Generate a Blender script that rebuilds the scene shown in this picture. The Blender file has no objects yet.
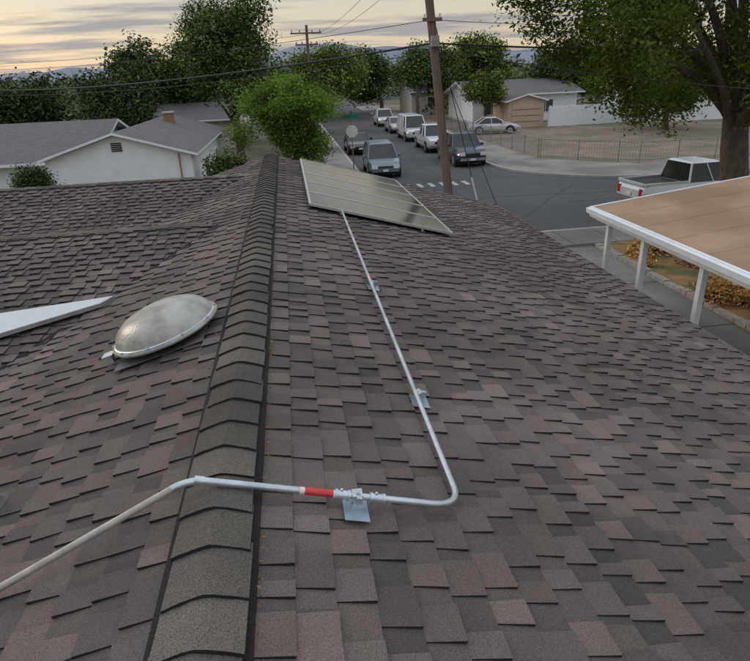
import bpy, math, random
import numpy as np
from mathutils import Vector, Matrix
random.seed(7)
CAMZ=5.6
SC=bpy.context.scene
# ------------------------------------------------------------------ materials
def new_mat(name):
    m=bpy.data.materials.new(name); m.use_nodes=True
    nt=m.node_tree; b=nt.nodes["Principled BSDF"]
    return m,nt,b
def noise_mat(name,c1,c2,scale=5.0,rough=0.85,bump=0.0,detail=2.5,metal=0.0,c3=None,scale2=0.5,bscale=None,spec=None,stretch=None):
    m,nt,b=new_mat(name); N=nt.nodes; L=nt.links
    tc=N.new("ShaderNodeTexCoord"); src=tc.outputs["Object"]
    if stretch:
        mp=N.new("ShaderNodeMapping"); mp.inputs["Scale"].default_value=stretch; L.new(src,mp.inputs[0]); src=mp.outputs[0]
    n=N.new("ShaderNodeTexNoise"); n.inputs["Scale"].default_value=scale; n.inputs["Detail"].default_value=detail
    n.inputs["Roughness"].default_value=.65
    L.new(src,n.inputs["Vector"])
    r=N.new("ShaderNodeValToRGB"); r.color_ramp.elements[0].position=.3; r.color_ramp.elements[1].position=.7
    r.color_ramp.elements[0].color=(*c1,1); r.color_ramp.elements[1].color=(*c2,1)
    L.new(n.outputs["Fac"],r.inputs[0]); out=r.outputs[0]
    if c3:
        n2=N.new("ShaderNodeTexNoise"); n2.inputs["Scale"].default_value=scale2; n2.inputs["Detail"].default_value=4
        L.new(src,n2.inputs["Vector"])
        r2=N.new("ShaderNodeValToRGB"); r2.color_ramp.elements[0].position=.45; r2.color_ramp.elements[1].position=.62
        L.new(n2.outputs["Fac"],r2.inputs[0])
        mx=N.new("ShaderNodeMixRGB"); L.new(r2.outputs[0],mx.inputs[0]); L.new(out,mx.inputs[1]); mx.inputs[2].default_value=(*c3,1); out=mx.outputs[0]
    L.new(out,b.inputs["Base Color"]); b.inputs["Roughness"].default_value=rough; b.inputs["Metallic"].default_value=metal
    if spec is not None: b.inputs["Specular IOR Level"].default_value=spec
    if bump>0:
        nb=N.new("ShaderNodeTexNoise"); nb.inputs["Scale"].default_value=bscale or scale*3; nb.inputs["Detail"].default_value=2
        L.new(src,nb.inputs["Vector"])
        bp=N.new("ShaderNodeBump"); bp.inputs["Strength"].default_value=bump; bp.inputs["Distance"].default_value=.01
        L.new(nb.outputs["Fac"],bp.inputs["Height"]); L.new(bp.outputs[0],b.inputs["Normal"])
    return m
def attr_mat(name,gran=220.,gcon=.5,rough=.95,blot=(.75,1.2),bump=.5,spec=.2):
    """colour attribute x granule noise x weathering blotches"""
    m,nt,b=new_mat(name); N=nt.nodes; L=nt.links
    a=N.new("ShaderNodeAttribute"); a.attribute_name="Col"
    tc=N.new("ShaderNodeTexCoord")
    n=N.new("ShaderNodeTexNoise"); n.inputs["Scale"].default_value=gran; n.inputs["Detail"].default_value=1.5; n.inputs["Roughness"].default_value=.8
    L.new(tc.outputs["Object"],n.inputs["Vector"])
    mr=N.new("ShaderNodeMapRange"); mr.inputs["From Min"].default_value=.3; mr.inputs["From Max"].default_value=.7
    mr.inputs["To Min"].default_value=1-gcon; mr.inputs["To Max"].default_value=1+gcon; L.new(n.outputs["Fac"],mr.inputs["Value"])
    n2=N.new("ShaderNodeTexNoise"); n2.inputs["Scale"].default_value=.8; n2.inputs["Detail"].default_value=4; L.new(tc.outputs["Object"],n2.inputs["Vector"])
    mr2=N.new("ShaderNodeMapRange"); mr2.inputs["From Min"].default_value=.35; mr2.inputs["From Max"].default_value=.68
    mr2.inputs["To Min"].default_value=blot[0]; mr2.inputs["To Max"].default_value=blot[1]; L.new(n2.outputs["Fac"],mr2.inputs["Value"])
    mu=N.new("ShaderNodeMath"); mu.operation='MULTIPLY'; L.new(mr.outputs[0],mu.inputs[0]); L.new(mr2.outputs[0],mu.inputs[1])
    vm=N.new("ShaderNodeVectorMath"); vm.operation='SCALE'; L.new(a.outputs["Color"],vm.inputs[0]); L.new(mu.outputs[0],vm.inputs["Scale"])
    L.new(vm.outputs[0],b.inputs["Base Color"]); b.inputs["Roughness"].default_value=rough; b.inputs["Specular IOR Level"].default_value=spec
    if bump:
        bp=N.new("ShaderNodeBump"); bp.inputs["Strength"].default_value=bump; bp.inputs["Distance"].default_value=.003
        L.new(n.outputs["Fac"],bp.inputs["Height"]); L.new(bp.outputs[0],b.inputs["Normal"])
    return m
def leaf_mat(name,trans):
    m,nt,b=new_mat(name); N=nt.nodes; L=nt.links
    a=N.new("ShaderNodeAttribute"); a.attribute_name="Col"
    d=N.new("ShaderNodeBsdfDiffuse"); L.new(a.outputs["Color"],d.inputs[0])
    if not trans:
        L.new(d.outputs[0],N["Material Output"].inputs[0]); return m
    t=N.new("ShaderNodeBsdfTranslucent"); sc=N.new("ShaderNodeVectorMath"); sc.operation='MULTIPLY'
    sc.inputs[1].default_value=(1.3,1.5,.7); L.new(a.outputs["Color"],sc.inputs[0]); L.new(sc.outputs[0],t.inputs[0])
    mx=N.new("ShaderNodeMixShader"); mx.inputs[0].default_value=.38
    L.new(d.outputs[0],mx.inputs[1]); L.new(t.outputs[0],mx.inputs[2]); L.new(mx.outputs[0],N["Material Output"].inputs[0])
    return m
M={}
M['shingle']=attr_mat("asphalt_shingle",gran=230,gcon=.45,rough=.85,blot=(.80,1.25),spec=.28)
M['cutedge']=noise_mat("shingle_cut_edge",(.009,.008,.008),(.018,.016,.016),60)
M['ridgecap']=attr_mat("ridge_cap_granules",gran=200,gcon=.55,blot=(.75,1.25),bump=.7)
M['leaf']=leaf_mat("leaf",True); M['leaffar']=leaf_mat("leaf_far",False)
M['bark']=noise_mat("bark",(.05,.038,.03),(.13,.105,.085),9,.95,.8,stretch=(1,1,.25))
M['asphalt']=noise_mat("asphalt",(.040,.044,.048),(.062,.066,.07),.7,.85,.2,c3=(.078,.08,.082),scale2=.12,bscale=60)
M['sealer']=noise_mat("crack_sealer",(.018,.018,.02),(.03,.03,.032),4,.7)
M['concrete']=noise_mat("concrete",(.20,.19,.18),(.29,.28,.26),1.6,.9,.2,c3=(.16,.15,.145),scale2=.4,bscale=40)
M['kerb']=noise_mat("kerb_concrete",(.32,.31,.29),(.42,.41,.38),3,.9)
M['dirt']=noise_mat("dry_yard",(.15,.115,.09),(.27,.21,.17),.9,.95,.3,c3=(.12,.12,.07),scale2=.22,bscale=20)
M['ground']=noise_mat("ground_soil",(.06,.065,.035),(.15,.13,.085),.15,.95,.0,c3=(.06,.08,.03),scale2=.02)
M['drygrass']=noise_mat("dry_planting",(.22,.12,.05),(.40,.24,.10),2.2,.95,.5,c3=(.12,.13,.05),scale2=.9,bscale=25)
M['white']=noise_mat("white_paint",(.66,.69,.73),(.76,.78,.8),3,.6)
M['whitewall']=noise_mat("white_stucco",(.64,.67,.68),(.74,.76,.77),2,.85,.2,bscale=60)
M['peach']=noise_mat("peach_stucco",(.42,.31,.24),(.5,.37,.29),2,.85)
M['cream']=noise_mat("cream_stucco",(.44,.41,.34),(.52,.48,.41),2,.85)
M['trimbrown']=noise_mat("brown_gutter",(.08,.072,.068),(.13,.118,.11),4,.6)
M['greyroof']=noise_mat("grey_composition_roof",(.085,.083,.085),(.15,.148,.148),4,.95,.2,stretch=(1,1,8),detail=6)
M['tanroof']=noise_mat("tan_rolled_roofing",(.31,.205,.13),(.38,.255,.165),1.3,.9,.15,c3=(.26,.175,.115),scale2=.6,bscale=90)
M['brick']=noise_mat("brick",(.24,.12,.08),(.32,.17,.12),6,.9)
M['stone']=noise_mat("edging_stone",(.26,.23,.20),(.40,.36,.31),4,.9,.3)
M['redwood']=noise_mat("red_fence_wood",(.14,.035,.02),(.22,.06,.035),3,.9,stretch=(4,4,.5))
M['wood']=noise_mat("pole_wood",(.10,.072,.055),(.20,.15,.11),5,.9,.4,stretch=(6,6,.4))
M['galv']=noise_mat("galvanised_steel",(.44,.50,.55),(.60,.65,.69),18,.36,metal=.7,c3=(.40,.43,.45),scale2=4)
M['galvshade']=noise_mat("conduit_painted_shade",(.30,.285,.26),(.42,.40,.37),14,.6,metal=.3)  # same galvanised pipe, shading of the left run painted as darker colour
M['flash']=noise_mat("flashing",(.24,.34,.42),(.36,.45,.51),12,.45,metal=.5)
M['alu']=noise_mat("aluminium_frame",(.50,.51,.52),(.62,.63,.64),20,.4,metal=.8)
M['black']=noise_mat("black_rubber",(.012,.012,.012),(.025,.025,.025),20,.7)
M['ventfilter']=noise_mat("ridge_vent_filter",(.008,.008,.008),(.02,.02,.02),80,.95,.6)
M['red']=noise_mat("red_label",(.5,.03,.03),(.58,.05,.045),30,.5)
M['label']=noise_mat("label_white",(.62,.6,.58),(.72,.7,.68),30,.5)
M['wire']=noise_mat("wire_black",(.015,.015,.015),(.03,.03,.03),5,.7)
M['glass']=noise_mat("car_glass",(.015,.02,.022),(.03,.035,.04),2,.08)
M['tyre']=noise_mat("tyre",(.012,.012,.012),(.03,.03,.03),10,.85)
M['rim']=noise_mat("wheel_rim",(.35,.35,.36),(.5,.5,.5),10,.35,metal=.8)
M['lamp']=noise_mat("headlamp",(.6,.6,.6),(.75,.75,.75),10,.15)
M['tail']=noise_mat("tail_lamp",(.35,.01,.01),(.45,.02,.02),10,.2)
M['winglass']=noise_mat("window_glass",(.03,.04,.045),(.06,.07,.08),2,.1)
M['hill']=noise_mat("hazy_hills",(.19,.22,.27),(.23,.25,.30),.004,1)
M['roadpaint']=noise_mat("road_paint",(.2,.2,.2),(.5,.5,.48),3,.7,detail=5)
M['signgreen']=noise_mat("sign_green",(.0,.15,.07),(.01,.18,.09),5,.4)
M['signred']=noise_mat("sign_red",(.45,.02,.02),(.5,.03,.03),5,.4)
M['fencewire']=noise_mat("fence_metal",(.2,.2,.2),(.32,.32,.31),9,.6,metal=.4)
M['dryleaf']=attr_mat("dry_leaf",gran=60,gcon=.2,bump=0)
def paint(name,c,metal=.25):
    m=noise_mat(name,tuple(x*.94 for x in c),c,2,.28,metal=metal); m.node_tree.nodes["Principled BSDF"].inputs["Coat Weight"].default_value=.4; return m
M['dome']=noise_mat("weathered_dome",(.17,.165,.14),(.32,.315,.275),9,.32,.3,c3=(.38,.38,.345),scale2=3.5,bscale=50,detail=5)
def pv_mat(name,base,line,rough=.16,ior=1.55):
    m,nt,b=new_mat(name); N=nt.nodes; L=nt.links
    tc=N.new("ShaderNodeTexCoord"); sp=N.new("ShaderNodeSeparateXYZ"); L.new(tc.outputs["Object"],sp.inputs[0])
    outs=[]
    for ax in (0,1):
        mo=N.new("ShaderNodeMath"); mo.operation='PINGPONG'; mo.inputs[1].default_value=.08; L.new(sp.outputs[ax],mo.inputs[0])
        lt=N.new("ShaderNodeMath"); lt.operation='LESS_THAN'; lt.inputs[1].default_value=.0018; L.new(mo.outputs[0],lt.inputs[0]); outs.append(lt)
    mx=N.new("ShaderNodeMath"); mx.operation='MAXIMUM'; L.new(outs[0].outputs[0],mx.inputs[0]); L.new(outs[1].outputs[0],mx.inputs[1])
    c=N.new("ShaderNodeMixRGB"); L.new(mx.outputs[0],c.inputs[0]); c.inputs[1].default_value=(*base,1); c.inputs[2].default_value=(*line,1)
    L.new(c.outputs[0],b.inputs["Base Color"]); b.inputs["Roughness"].default_value=rough; b.inputs["IOR"].default_value=ior
    return m
M['pv']=pv_mat("pv_glass",(.018,.022,.026),(.13,.135,.14),.12)
M['pvreflect']=pv_mat("pv_glass_painted_reflection",(.5,.53,.54),(.6,.6,.6),.25,1.6)  # pale base colour stands in for sky reflected in the glass
# ------------------------------------------------------------------ mesh builder
class MB:
    def __init__(s): s.v=[];s.f=[];s.m=[];s.c=[];s.mats=[];s.sm=[]
    def mi(s,k):
        if k not in s.mats: s.mats.append(k)
        return s.mats.index(k)
    def add(s,vs,fs,k,col=(1,1,1),smooth=False):
        o=len(s.v); s.v.extend([tuple(x) for x in vs]); i=s.mi(k)
        for f in fs: s.f.append([o+j for j in f]); s.m.append(i); s.c.append(col); s.sm.append(smooth)
    def quad(s,p,k,col=(1,1,1)): s.add(p,[list(range(len(p)))],k,col)
    def box(s,x0,x1,y0,y1,z0,z1,k,T=None,col=(1,1,1)):
        v=[Vector(p) for p in [(x0,y0,z0),(x1,y0,z0),(x1,y1,z0),(x0,y1,z0),(x0,y0,z1),(x1,y0,z1),(x1,y1,z1),(x0,y1,z1)]]
        if T: v=[T@p for p in v]
        s.add(v,[(0,3,2,1),(4,5,6,7),(0,1,5,4),(1,2,6,5),(2,3,7,6),(3,0,4,7)],k,col)
    def prism(s,poly,z0,z1,k,kside=None):
        n=len(poly); o=[(p[0],p[1],z0) for p in poly]+[(p[0],p[1],z1) for p in poly]
        s.add(o,[list(range(n,2*n))],k)
        s.add(o,[(i,(i+1)%n,n+(i+1)%n,n+i) for i in range(n)],kside or k)
    def tube(s,pts,rad,k,n=10,col=(1,1,1),cap=True,smooth=True):
        pts=[Vector(p) for p in pts]
        if not hasattr(rad,'__len__'): rad=[rad]*len(pts)
        vs=[]; up=None
        for i,p in enumerate(pts):
            t=(pts[min(i+1,len(pts)-1)]-pts[max(i-1,0)]).normalized()
            if up is None:
                up=Vector((0,0,1)) if abs(t.z)<.9 else Vector((1,0,0))
            a=(up-t*up.dot(t)).normalized(); up=a; b=t.cross(a)
            for j in range(n):
                an=2*math.pi*j/n; vs.append(p+(a*math.cos(an)+b*math.sin(an))*rad[i])
        fs=[(i*n+j,i*n+(j+1)%n,(i+1)*n+(j+1)%n,(i+1)*n+j) for i in range(len(pts)-1) for j in range(n)]
        s.add(vs,fs,k,col,smooth)
        if cap: s.add(vs[:n],[list(range(n))[::-1]],k,col); s.add(vs[-n:],[list(range(n))],k,col)
    def revolve(s,prof,k,T=None,n=40,smooth=True):
        vs=[]
        for r,z in prof:
            for j in range(n):
                a=2*math.pi*j/n; p=Vector((r*math.cos(a),r*math.sin(a),z)); vs.append(T@p if T else p)
        fs=[(i*n+j,i*n+(j+1)%n,(i+1)*n+(j+1)%n,(i+1)*n+j) for i in range(len(prof)-1) for j in range(n)]
        s.add(vs,fs,k,smooth=smooth)
    def obj(s,name,parent=None,loc=None,rotz=0,T=None):
        me=bpy.data.meshes.new(name); me.from_pydata(s.v,[],s.f)
        for k in s.mats: me.materials.append(M[k] if isinstance(k,str) else k)
        me.polygons.foreach_set("material_index",s.m); me.polygons.foreach_set("use_smooth",s.sm)
        ca=me.color_attributes.new("Col",'FLOAT_COLOR','CORNER')
        ln=[len(f) for f in s.f]; arr=np.repeat(np.array([(*c,1.0) for c in s.c],dtype=np.float32),ln,axis=0)
        ca.data.foreach_set("color",arr.ravel()); me.update()
        o=bpy.data.objects.new(name,me); SC.collection.objects.link(o)
        if loc: o.location=loc
        o.rotation_euler[2]=rotz
        if T is not None: o.matrix_world=T
        if parent: o.parent=parent
        return o
def empty(name,loc=(0,0,0)):
    e=bpy.data.objects.new(name,None); SC.collection.objects.link(e); e.location=loc; return e
def fillet(pts,rads,seg=10):
    pts=[Vector(p) for p in pts]; out=[pts[0]]
    for i in range(1,len(pts)-1):
        p=pts[i]; a=(pts[i-1]-p); b=(pts[i+1]-p); r=rads[i-1]
        r=min(r,a.length*.49,b.length*.49); s=p+a.normalized()*r; e=p+b.normalized()*r
        for j in range(seg+1):
            t=j/seg; out.append(s*(1-t)**2+p*2*t*(1-t)+e*t*t)
    out.append(pts[-1]); return out
# ------------------------------------------------------------------ our roof
RX=-.42; RZ=4.0; S=.28; YB0=-2.6; YE=13.76; EX=4.8; EXP=.15
PAL=[(.128,.105,.096),(.108,.091,.085),(.150,.120,.107),(.119,.099,.093),(.094,.080,.076),(.136,.110,.102),(.124,.097,.088)]
def jit(c,a=.12):
    k=1+random.uniform(-a,a); return tuple(x*k for x in c)
def shingles(mb,O,U,V,vmax,ranges,e=EXP,dk=1.0):
    """O ridge origin, U along courses, V down slope (unit); ranges(v)->list of (u0,u1)"""
    O=Vector(O);U=Vector(U).normalized();V=Vector(V).normalized();N=U.cross(V)
    if N.z<0: N=-N
    def P(u,v,h): return O+U*u+V*v+N*h
    nk=int(math.ceil(vmax/e))
    for k in range(nk):
        v0=k*e; v1=min((k+1)*e,vmax)
        for (a,b) in ranges((v0+v1)/2):
            if b-a<.03: continue
            u=a
            off=random.uniform(0,1)
            while u<b:
                w=min(1.0-(off if u==a else 0)*.9,b-u); w=max(w,.02)
                c=tuple(x*.84*dk for x in jit(random.choice(PAL),.08))
                q=[P(u,v0,.0),P(u+w,v0,.0),P(u+w,v1,.009),P(u,v1,.009)]
                mb.quad(q,'shingle',c); u+=w
            mb.quad([P(a,v1,.009),P(b,v1,.009),P(b,v1,-.003),P(a,v1,-.003)],'cutedge')
            u=a+random.uniform(-.2,.1)
            while u<b:
                w=random.choice([.08,.1,.12,.14,.17,.21])*random.uniform(.9,1.1); g=random.choice([.06,.08,.1,.13,.16])
                u0=max(u,a); u1=min(u+w,b); u+=w+g
                if u1-u0<.03: continue
                sk=random.uniform(-.004,.010); c=tuple(x*dk for x in jit(random.choice(PAL),.12))
                t=.023+random.uniform(-.003,.003); d=random.uniform(-.004,.003)
                A=[P(u0+sk,v0+.001,.006),P(u1-sk,v0+.001,.006),P(u1,v1+d,t),P(u0,v1+d,t)]
                B=[P(u0+sk,v0+.001,-.002),P(u1-sk,v0+.001,-.002),P(u1,v1+d,.0),P(u0,v1+d,.0)]
                mb.quad(A,'shingle',c)
                mb.quad([B[0],A[0],A[3],B[3]],'cutedge'); mb.quad([A[1],B[1],B[2],A[2]],'cutedge'); mb.quad([A[3],A[2],B[2],B[3]],'cutedge')
house=empty("shingle_roof_house")
mb=MB(); shingles(mb,(RX,0,RZ),(0,1,0),(1,0,-S),(EX-RX)*math.hypot(1,S),lambda v:[(YB0,YE)])
mb.obj("roof_shingles_east",house)
cs=math.hypot(1,S)
AY=7.95;AD=.15;AS=.15;AF=.25; BY=11.8;BD=.11;BS=.2;BF=.25
def lr(v):
    d=S*v/cs; R=[]
    y1=AY-(d-AD)/AS; y2=AY+(d-AD)/AF; y3=BY-(d-BD)/BS; y4=BY+(d-BD)/BF
    if d<AD:
        R.append((YB0,y3 if d>BD else YE))
    else:
        R.append((YB0,y1))
        if y3>y2: R.append((y2,y3))
    if d>BD and y4<YE: R.append((y4,YE))
    return [(a,b) for a,b in R if b>a]
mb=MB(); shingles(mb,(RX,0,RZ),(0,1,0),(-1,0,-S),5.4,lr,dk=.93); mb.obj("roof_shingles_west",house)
def wing(name,Y0,D0,sl,sg,vmax):
    mb=MB(); c=math.hypot(1,sl)
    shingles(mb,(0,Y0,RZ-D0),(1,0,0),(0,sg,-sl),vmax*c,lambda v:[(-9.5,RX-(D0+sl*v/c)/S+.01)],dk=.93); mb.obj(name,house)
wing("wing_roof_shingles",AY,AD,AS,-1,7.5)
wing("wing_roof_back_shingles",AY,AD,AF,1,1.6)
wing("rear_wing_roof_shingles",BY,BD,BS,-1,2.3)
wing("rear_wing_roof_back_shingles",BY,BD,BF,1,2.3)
def ridge_caps(name,p0,p1,hw,s1,s2,lift=.03,e=.215,filt=True,fr=.022,dk=1.0):
    mb=MB(); p0=Vector(p0);p1=Vector(p1);T=(p1-p0);Ln=T.length;T.normalize(); W=T.cross(Vector((0,0,1))).normalized()
    n=int(Ln/e)
    for i in range(n):
        a=i*e+random.uniform(-.010,.010); b=i*e+e*1.25; col=tuple(x*dk for x in jit(random.choice([(.098,.088,.076),(.085,.076,.067),(.112,.099,.086),(.092,.082,.072)]),.16))
        wj=random.uniform(-.007,.007); tw=random.uniform(-.010,.010)
        def prof(t,h,front):
            o=p0+T*t+W*wj; L=[]
            xs=[-hw,-hw*.75,-hw*.5,-.035,0,.035,hw*.5,hw*.75,hw]
            for x in xs:
                s=s1 if x<0 else s2
                zz=-math.sqrt(x*x+.0004)*s+.02*s
                L.append(o+W*x+T*(tw*x/hw*front)+Vector((0,0,h+lift+zz+random.uniform(-.0015,.0015)-(.003 if abs(x)>hw*.9 else 0))))
            return L
        A=prof(a,fr,1); B=prof(b,.004,0)
        mb.add(A+B,[(j,j+9,j+10,j+1) for j in range(8)],'ridgecap',col,False)
        mb.add(A+[p-Vector((0,0,fr*.8)) for p in A],[(j,j+1,j+10,j+9) for j in range(8)],'cutedge')
        for idx in (8,0):
            mb.quad([A[idx],B[idx],B[idx]-Vector((0,0,.014)),A[idx]-Vector((0,0,.014))],'cutedge')
    if filt:
        for sg,s in ((-1,s1),(1,s2)):
            x0=hw-.012; xo=x0+(.034 if sg>0 else .040)
            q=lambda t,x,h: p0+T*t+W*(sg*x)+Vector((0,0,-x*s+h))
            mb.quad([q(0,x0,lift-.004),q(Ln,x0,lift-.004),q(Ln,x0+.004,-.002),q(0,x0+.004,-.002)],'ventfilter')
            zt=lambda x,t: Vector((p0.x,p0.y,0))+T*t*1.0+W*(sg*x)+Vector((0,0,RZ-abs(x)*S+.031))
            mb.quad([zt(x0-.02,0),zt(x0-.02,Ln),zt(xo,Ln),zt(xo,0)],'ventfilter')
            mb.quad([zt(xo,0),zt(xo,Ln),zt(xo,Ln)-Vector((0,0,.035)),zt(xo,0)-Vector((0,0,.035))],'ventfilter')
    return mb.obj(name,house)
ridge_caps("ridge_cap",(RX,YB0,RZ+.012),(RX,YE+.03,RZ+.012),.142,.33,.33,lift=.036)
ridge_caps("wing_ridge_cap",(-9.4,AY,RZ-AD+.01),(RX-AD/S-.12,AY,RZ-AD+.01),.12,AF,AS,lift=.004,filt=False,fr=.014,dk=1.15)
ridge_caps("rear_wing_ridge_cap",(-9.4,BY,RZ-BD+.01),(RX-.35,BY,RZ-BD+.01),.12,BF,BS,lift=.004,filt=False,fr=.014,dk=1.15)
mb=MB()
def valley(p,q,w):
    p=Vector(p);q=Vector(q);T=(q-p).normalized();W=T.cross(Vector((0,0,1))).normalized()*w
    up=Vector((0,0,.012)); mb.quad([p-W+up*1.6,q-W+up*1.6,q+up*.4,p+up*.4],'cutedge'); mb.quad([p+up*.4,q+up*.4,q+W+up*1.6,p+W+up*1.6],'cutedge')
def vp(Y,dd,sl,Y0): d=dd+sl*abs(Y-Y0); return (RX-d/S,Y,RZ-d)
valley(vp(AY-.1,AD,AS,AY),vp(1.2,AD,AS,AY),.035); valley(vp(BY,BD,BS,BY),vp(BY-2.2,BD,BS,BY),.03)
mb.obj("valley_lining",house)
mb=MB()
zE=RZ-S*(EX-RX)
mb.quad([(RX,YB0,RZ-.03),(EX,YB0,zE-.03),(EX,YE,zE-.03),(RX,YE,RZ-.03)],'cutedge')
mb.box(EX-.02,EX+.02,YB0,YE,zE-.2,zE-.015,'trimbrown'); mb.box(EX+.022,EX+.1,YB0,YE,zE-.13,zE-.035,'trimbrown')
mb.quad([(RX,YE+.02,RZ-.01),(EX,YE+.02,zE-.01),(EX,YE+.02,zE-.2),(RX,YE+.02,RZ-.2)],'cream')
mb.quad([(RX,YE+.02,RZ-.01),(-6,YE+.02,RZ-.01-S*5.58),(-6,YE+.02,RZ-.2-S*5.58),(RX,YE+.02,RZ-.2)],'cream')
mb.obj("fascia_and_gutter",house)
mb=MB(); mb.box(-5.2,4.3,-2.2,13.3,0,2.35,'cream'); mb.box(-9,-5.21,2,13.2,0,2.0,'cream')
mb.add([(-5.2,13.3,2.352),(4.3,13.3,2.352),(RX,13.3,RZ-.25),(-5.2,-2.2,2.352),(4.3,-2.2,2.352),(RX,-2.2,RZ-.25)],[(0,1,2),(3,5,4)],'cream')
mb.obj("walls",house)
# ------------------------------------------------------------------ solar arrays
def zr(X): return RZ-S*(X-RX) if X>RX else RZ-S*(RX-X)
def panel(name,parent,origin,du,dv,w,h,k='pv'):
    du=Vector(du).normalized(); dv=Vector(dv).normalized(); n=du.cross(dv).normalized(); dv=n.cross(du)
    T=Matrix((( du.x,dv.x,n.x,origin[0]),(du.y,dv.y,n.y,origin[1]),(du.z,dv.z,n.z,origin[2]),(0,0,0,1)))
    mb=MB(); f=.022
    mb.quad([(f,f,.03),(w-f,f,.03),(w-f,h-f,.03),(f,h-f,.03)],k)
    mb.quad([(f,f,.005),(w-f,f,.005),(w-f,h-f,.005),(f,h-f,.005)],'label')
    mb.box(0,w,0,f,0,.036,'alu'); mb.box(0,w,h-f,h,0,.036,'alu'); mb.box(0,f,f,h-f,0,.036,'alu'); mb.box(w-f,w,f,h-f,0,.036,'alu')
    return mb.obj(name,parent,T=T)
arr=empty("solar_array")
for i in range(5):
    y=8.48+i*1.005
    panel("panel_%d"%(i+1),arr,(.2,y,zr(.2)+.065),(1,0,-S),(0,1,0),2.2,.985)
mb=MB()
for x in (.65,1.85):
    mb.tube([(x,8.46,zr(x)+.045),(x,13.46,zr(x)+.045)],.018,'alu',6)
    for y in np.arange(8.7,13.5,1.2): mb.box(x-.04,x+.04,y-.05,y+.05,zr(x)+.0,zr(x)+.035,'alu')
mb.box(.2,.24,8.5,13.46,zr(.2)+.022,zr(.2)+.06,'black')
mb.obj("rails",arr)
# low panel on the wing roof, sky reflection painted pale
a2=empty("solar_panel")
pts=[Vector((-1.90,5.92,0)),Vector((-4.1,5.56,0)),Vector((-3.7,4.86,0)),Vector((-2.0,5.78,0))]
for p in pts: p.z=RZ-AD-AS*(AY-p.y)+.09
mb=MB(); lo=[p-Vector((0,0,.04)) for p in pts]; ctr=sum(pts,Vector())/4
mb.quad([p.lerp(ctr,.03)+Vector((0,0,.001)) for p in pts],'pvreflect'); mb.quad(pts,'alu')
for i in range(4): mb.quad([pts[i],pts[(i+1)%4],lo[(i+1)%4],lo[i]],'alu')
mb.quad(lo,'black'); mb.obj("panel",a2)
mb=MB()
for p in (pts[0].lerp(pts[2],.15),pts[1].lerp(pts[3],.2),pts[2].lerp(pts[0],.2)): mb.tube([p-Vector((0,0,.03)),p-Vector((0,0,.2))],.015,'alu',6)
mb.obj("feet",a2)
# ------------------------------------------------------------------ conduit
cond=empty("electrical_conduit")
def zc(X,hh=.075): return zr(X)+hh
PA=Vector((-.53,2.04,RZ+.118)); PB=Vector((.62,2.05,zc(.62)))
path=fillet([(-3.4,1.42,zc(-3.4,.06)),(-1.3,1.87,zc(-1.3,.07)),PA,PB,(.67,8.62,zc(.67))],[.1,.075,.15],14)
mb=MB(); i0=[i for i,p in enumerate(path) if p.x>-.60][0]
R_=.0155
mb.tube(path[:i0+1],R_*.98,'galvshade',14); mb.tube(path[i0:],R_,'galv',16)
mb.obj("pipe",cond)
mb=MB()
dX=(PB-PA).normalized()
def onrun(x): return PA.lerp(PB,(x-PA.x)/(PB.x-PA.x))
def coup(p,d,L=.05,r=.0205,k='galv'):
    p=Vector(p); d=Vector(d).normalized(); mb.tube([p-d*L/2,p+d*L/2],r,k,14)
for x in (.085,.235):
    coup(onrun(x),dX,.05); coup(onrun(x)-dX*.028,dX,.012,.024); coup(onrun(x)+dX*.028,dX,.012,.024)
    p=onrun(x); mb.tube([p,p+Vector((0,0,.03))],.006,'galv',8)
p=onrun(.15); mb.box(p.x-.022,p.x+.022,p.y-.026,p.y+.026,p.z-.03,p.z+.02,'galv')
for y in (5.2,3.1): coup((.65,y,zc(.65)),(0.008,1,0),.06)
coup(onrun(-.49),dX,.04,.0185)
mb.obj("couplings",cond)
mb=MB()
coup(onrun(-.01),dX,.13,.0162,'red'); coup(onrun(.055),dX,.02,.0163,'label'); coup(onrun(-.085),dX,.02,.0163,'label')
coup((.652,5.35,zc(.652)),(0.008,1,0),.2,.0162,'red')
mb.obj("warning_labels",cond)
mb=MB()
def support(x,y,along,hh):
    T=Matrix.Translation((x,y,zr(x)))@Matrix.Rotation(math.atan(S),4,'Y')
    mb.box(-.055,.055,-.085,.05,.027,.030,'flash',T); mb.box(-.022,.022,-.022,.022,.030,.052,'galv',T)
    mb.tube([T@Vector((0,0,.05)),T@Vector((0,0,hh))],.012,'galv',10); mb.tube([T@Vector((0,0,.05)),T@Vector((0,0,.062))],.02,'galv',6)
    if along: mb.box(-.03,.03,-.012,.012,.055,.092,'galv',T)
    else: mb.box(-.012,.012,-.03,.03,hh-.03,hh,'galv',T)
support(.13,2.03,False,.10); support(.64,3.1,True,.08); support(.655,5.25,True,.08)
mb.obj("supports",cond)
# ------------------------------------------------------------------ dome roof vent
dome=empty("roof_vent_fan")
vx,vy=-1.0,4.18
T=Matrix.Translation((vx,vy,zr(vx)))@Matrix.Rotation(-math.atan(S),4,'Y')
mb=MB(); mb.box(-.36,.30,-.33,.33,.026,.031,'greyroof',T)
mb.revolve([(.27,.02),(.265,.14)],'ventfilter',T); mb.obj("base_flashing",dome)
mb=MB()
mb.revolve([(.365,.085),(.395,.088),(.402,.098),(.398,.111),(.378,.119),(.368,.135),(.352,.168),(.318,.205),(.26,.240),(.18,.264),(.09,.275),(.0005,.278)],'dome',T,60)
mb.revolve([(.365,.085),(.2,.11),(.0005,.11)],'black',T,40)
mb.revolve([(.384,.120),(.378,.1245),(.371,.125)],'galv',T,60)
mb.obj("dome_cap",dome)
mb=MB()
for i in range(10):
    a=i*math.pi/5+.2; mb.tube([T@Vector((.388*math.cos(a),.388*math.sin(a),.112)),T@Vector((.388*math.cos(a),.388*math.sin(a),.126))],.008,'galv',8)
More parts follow.
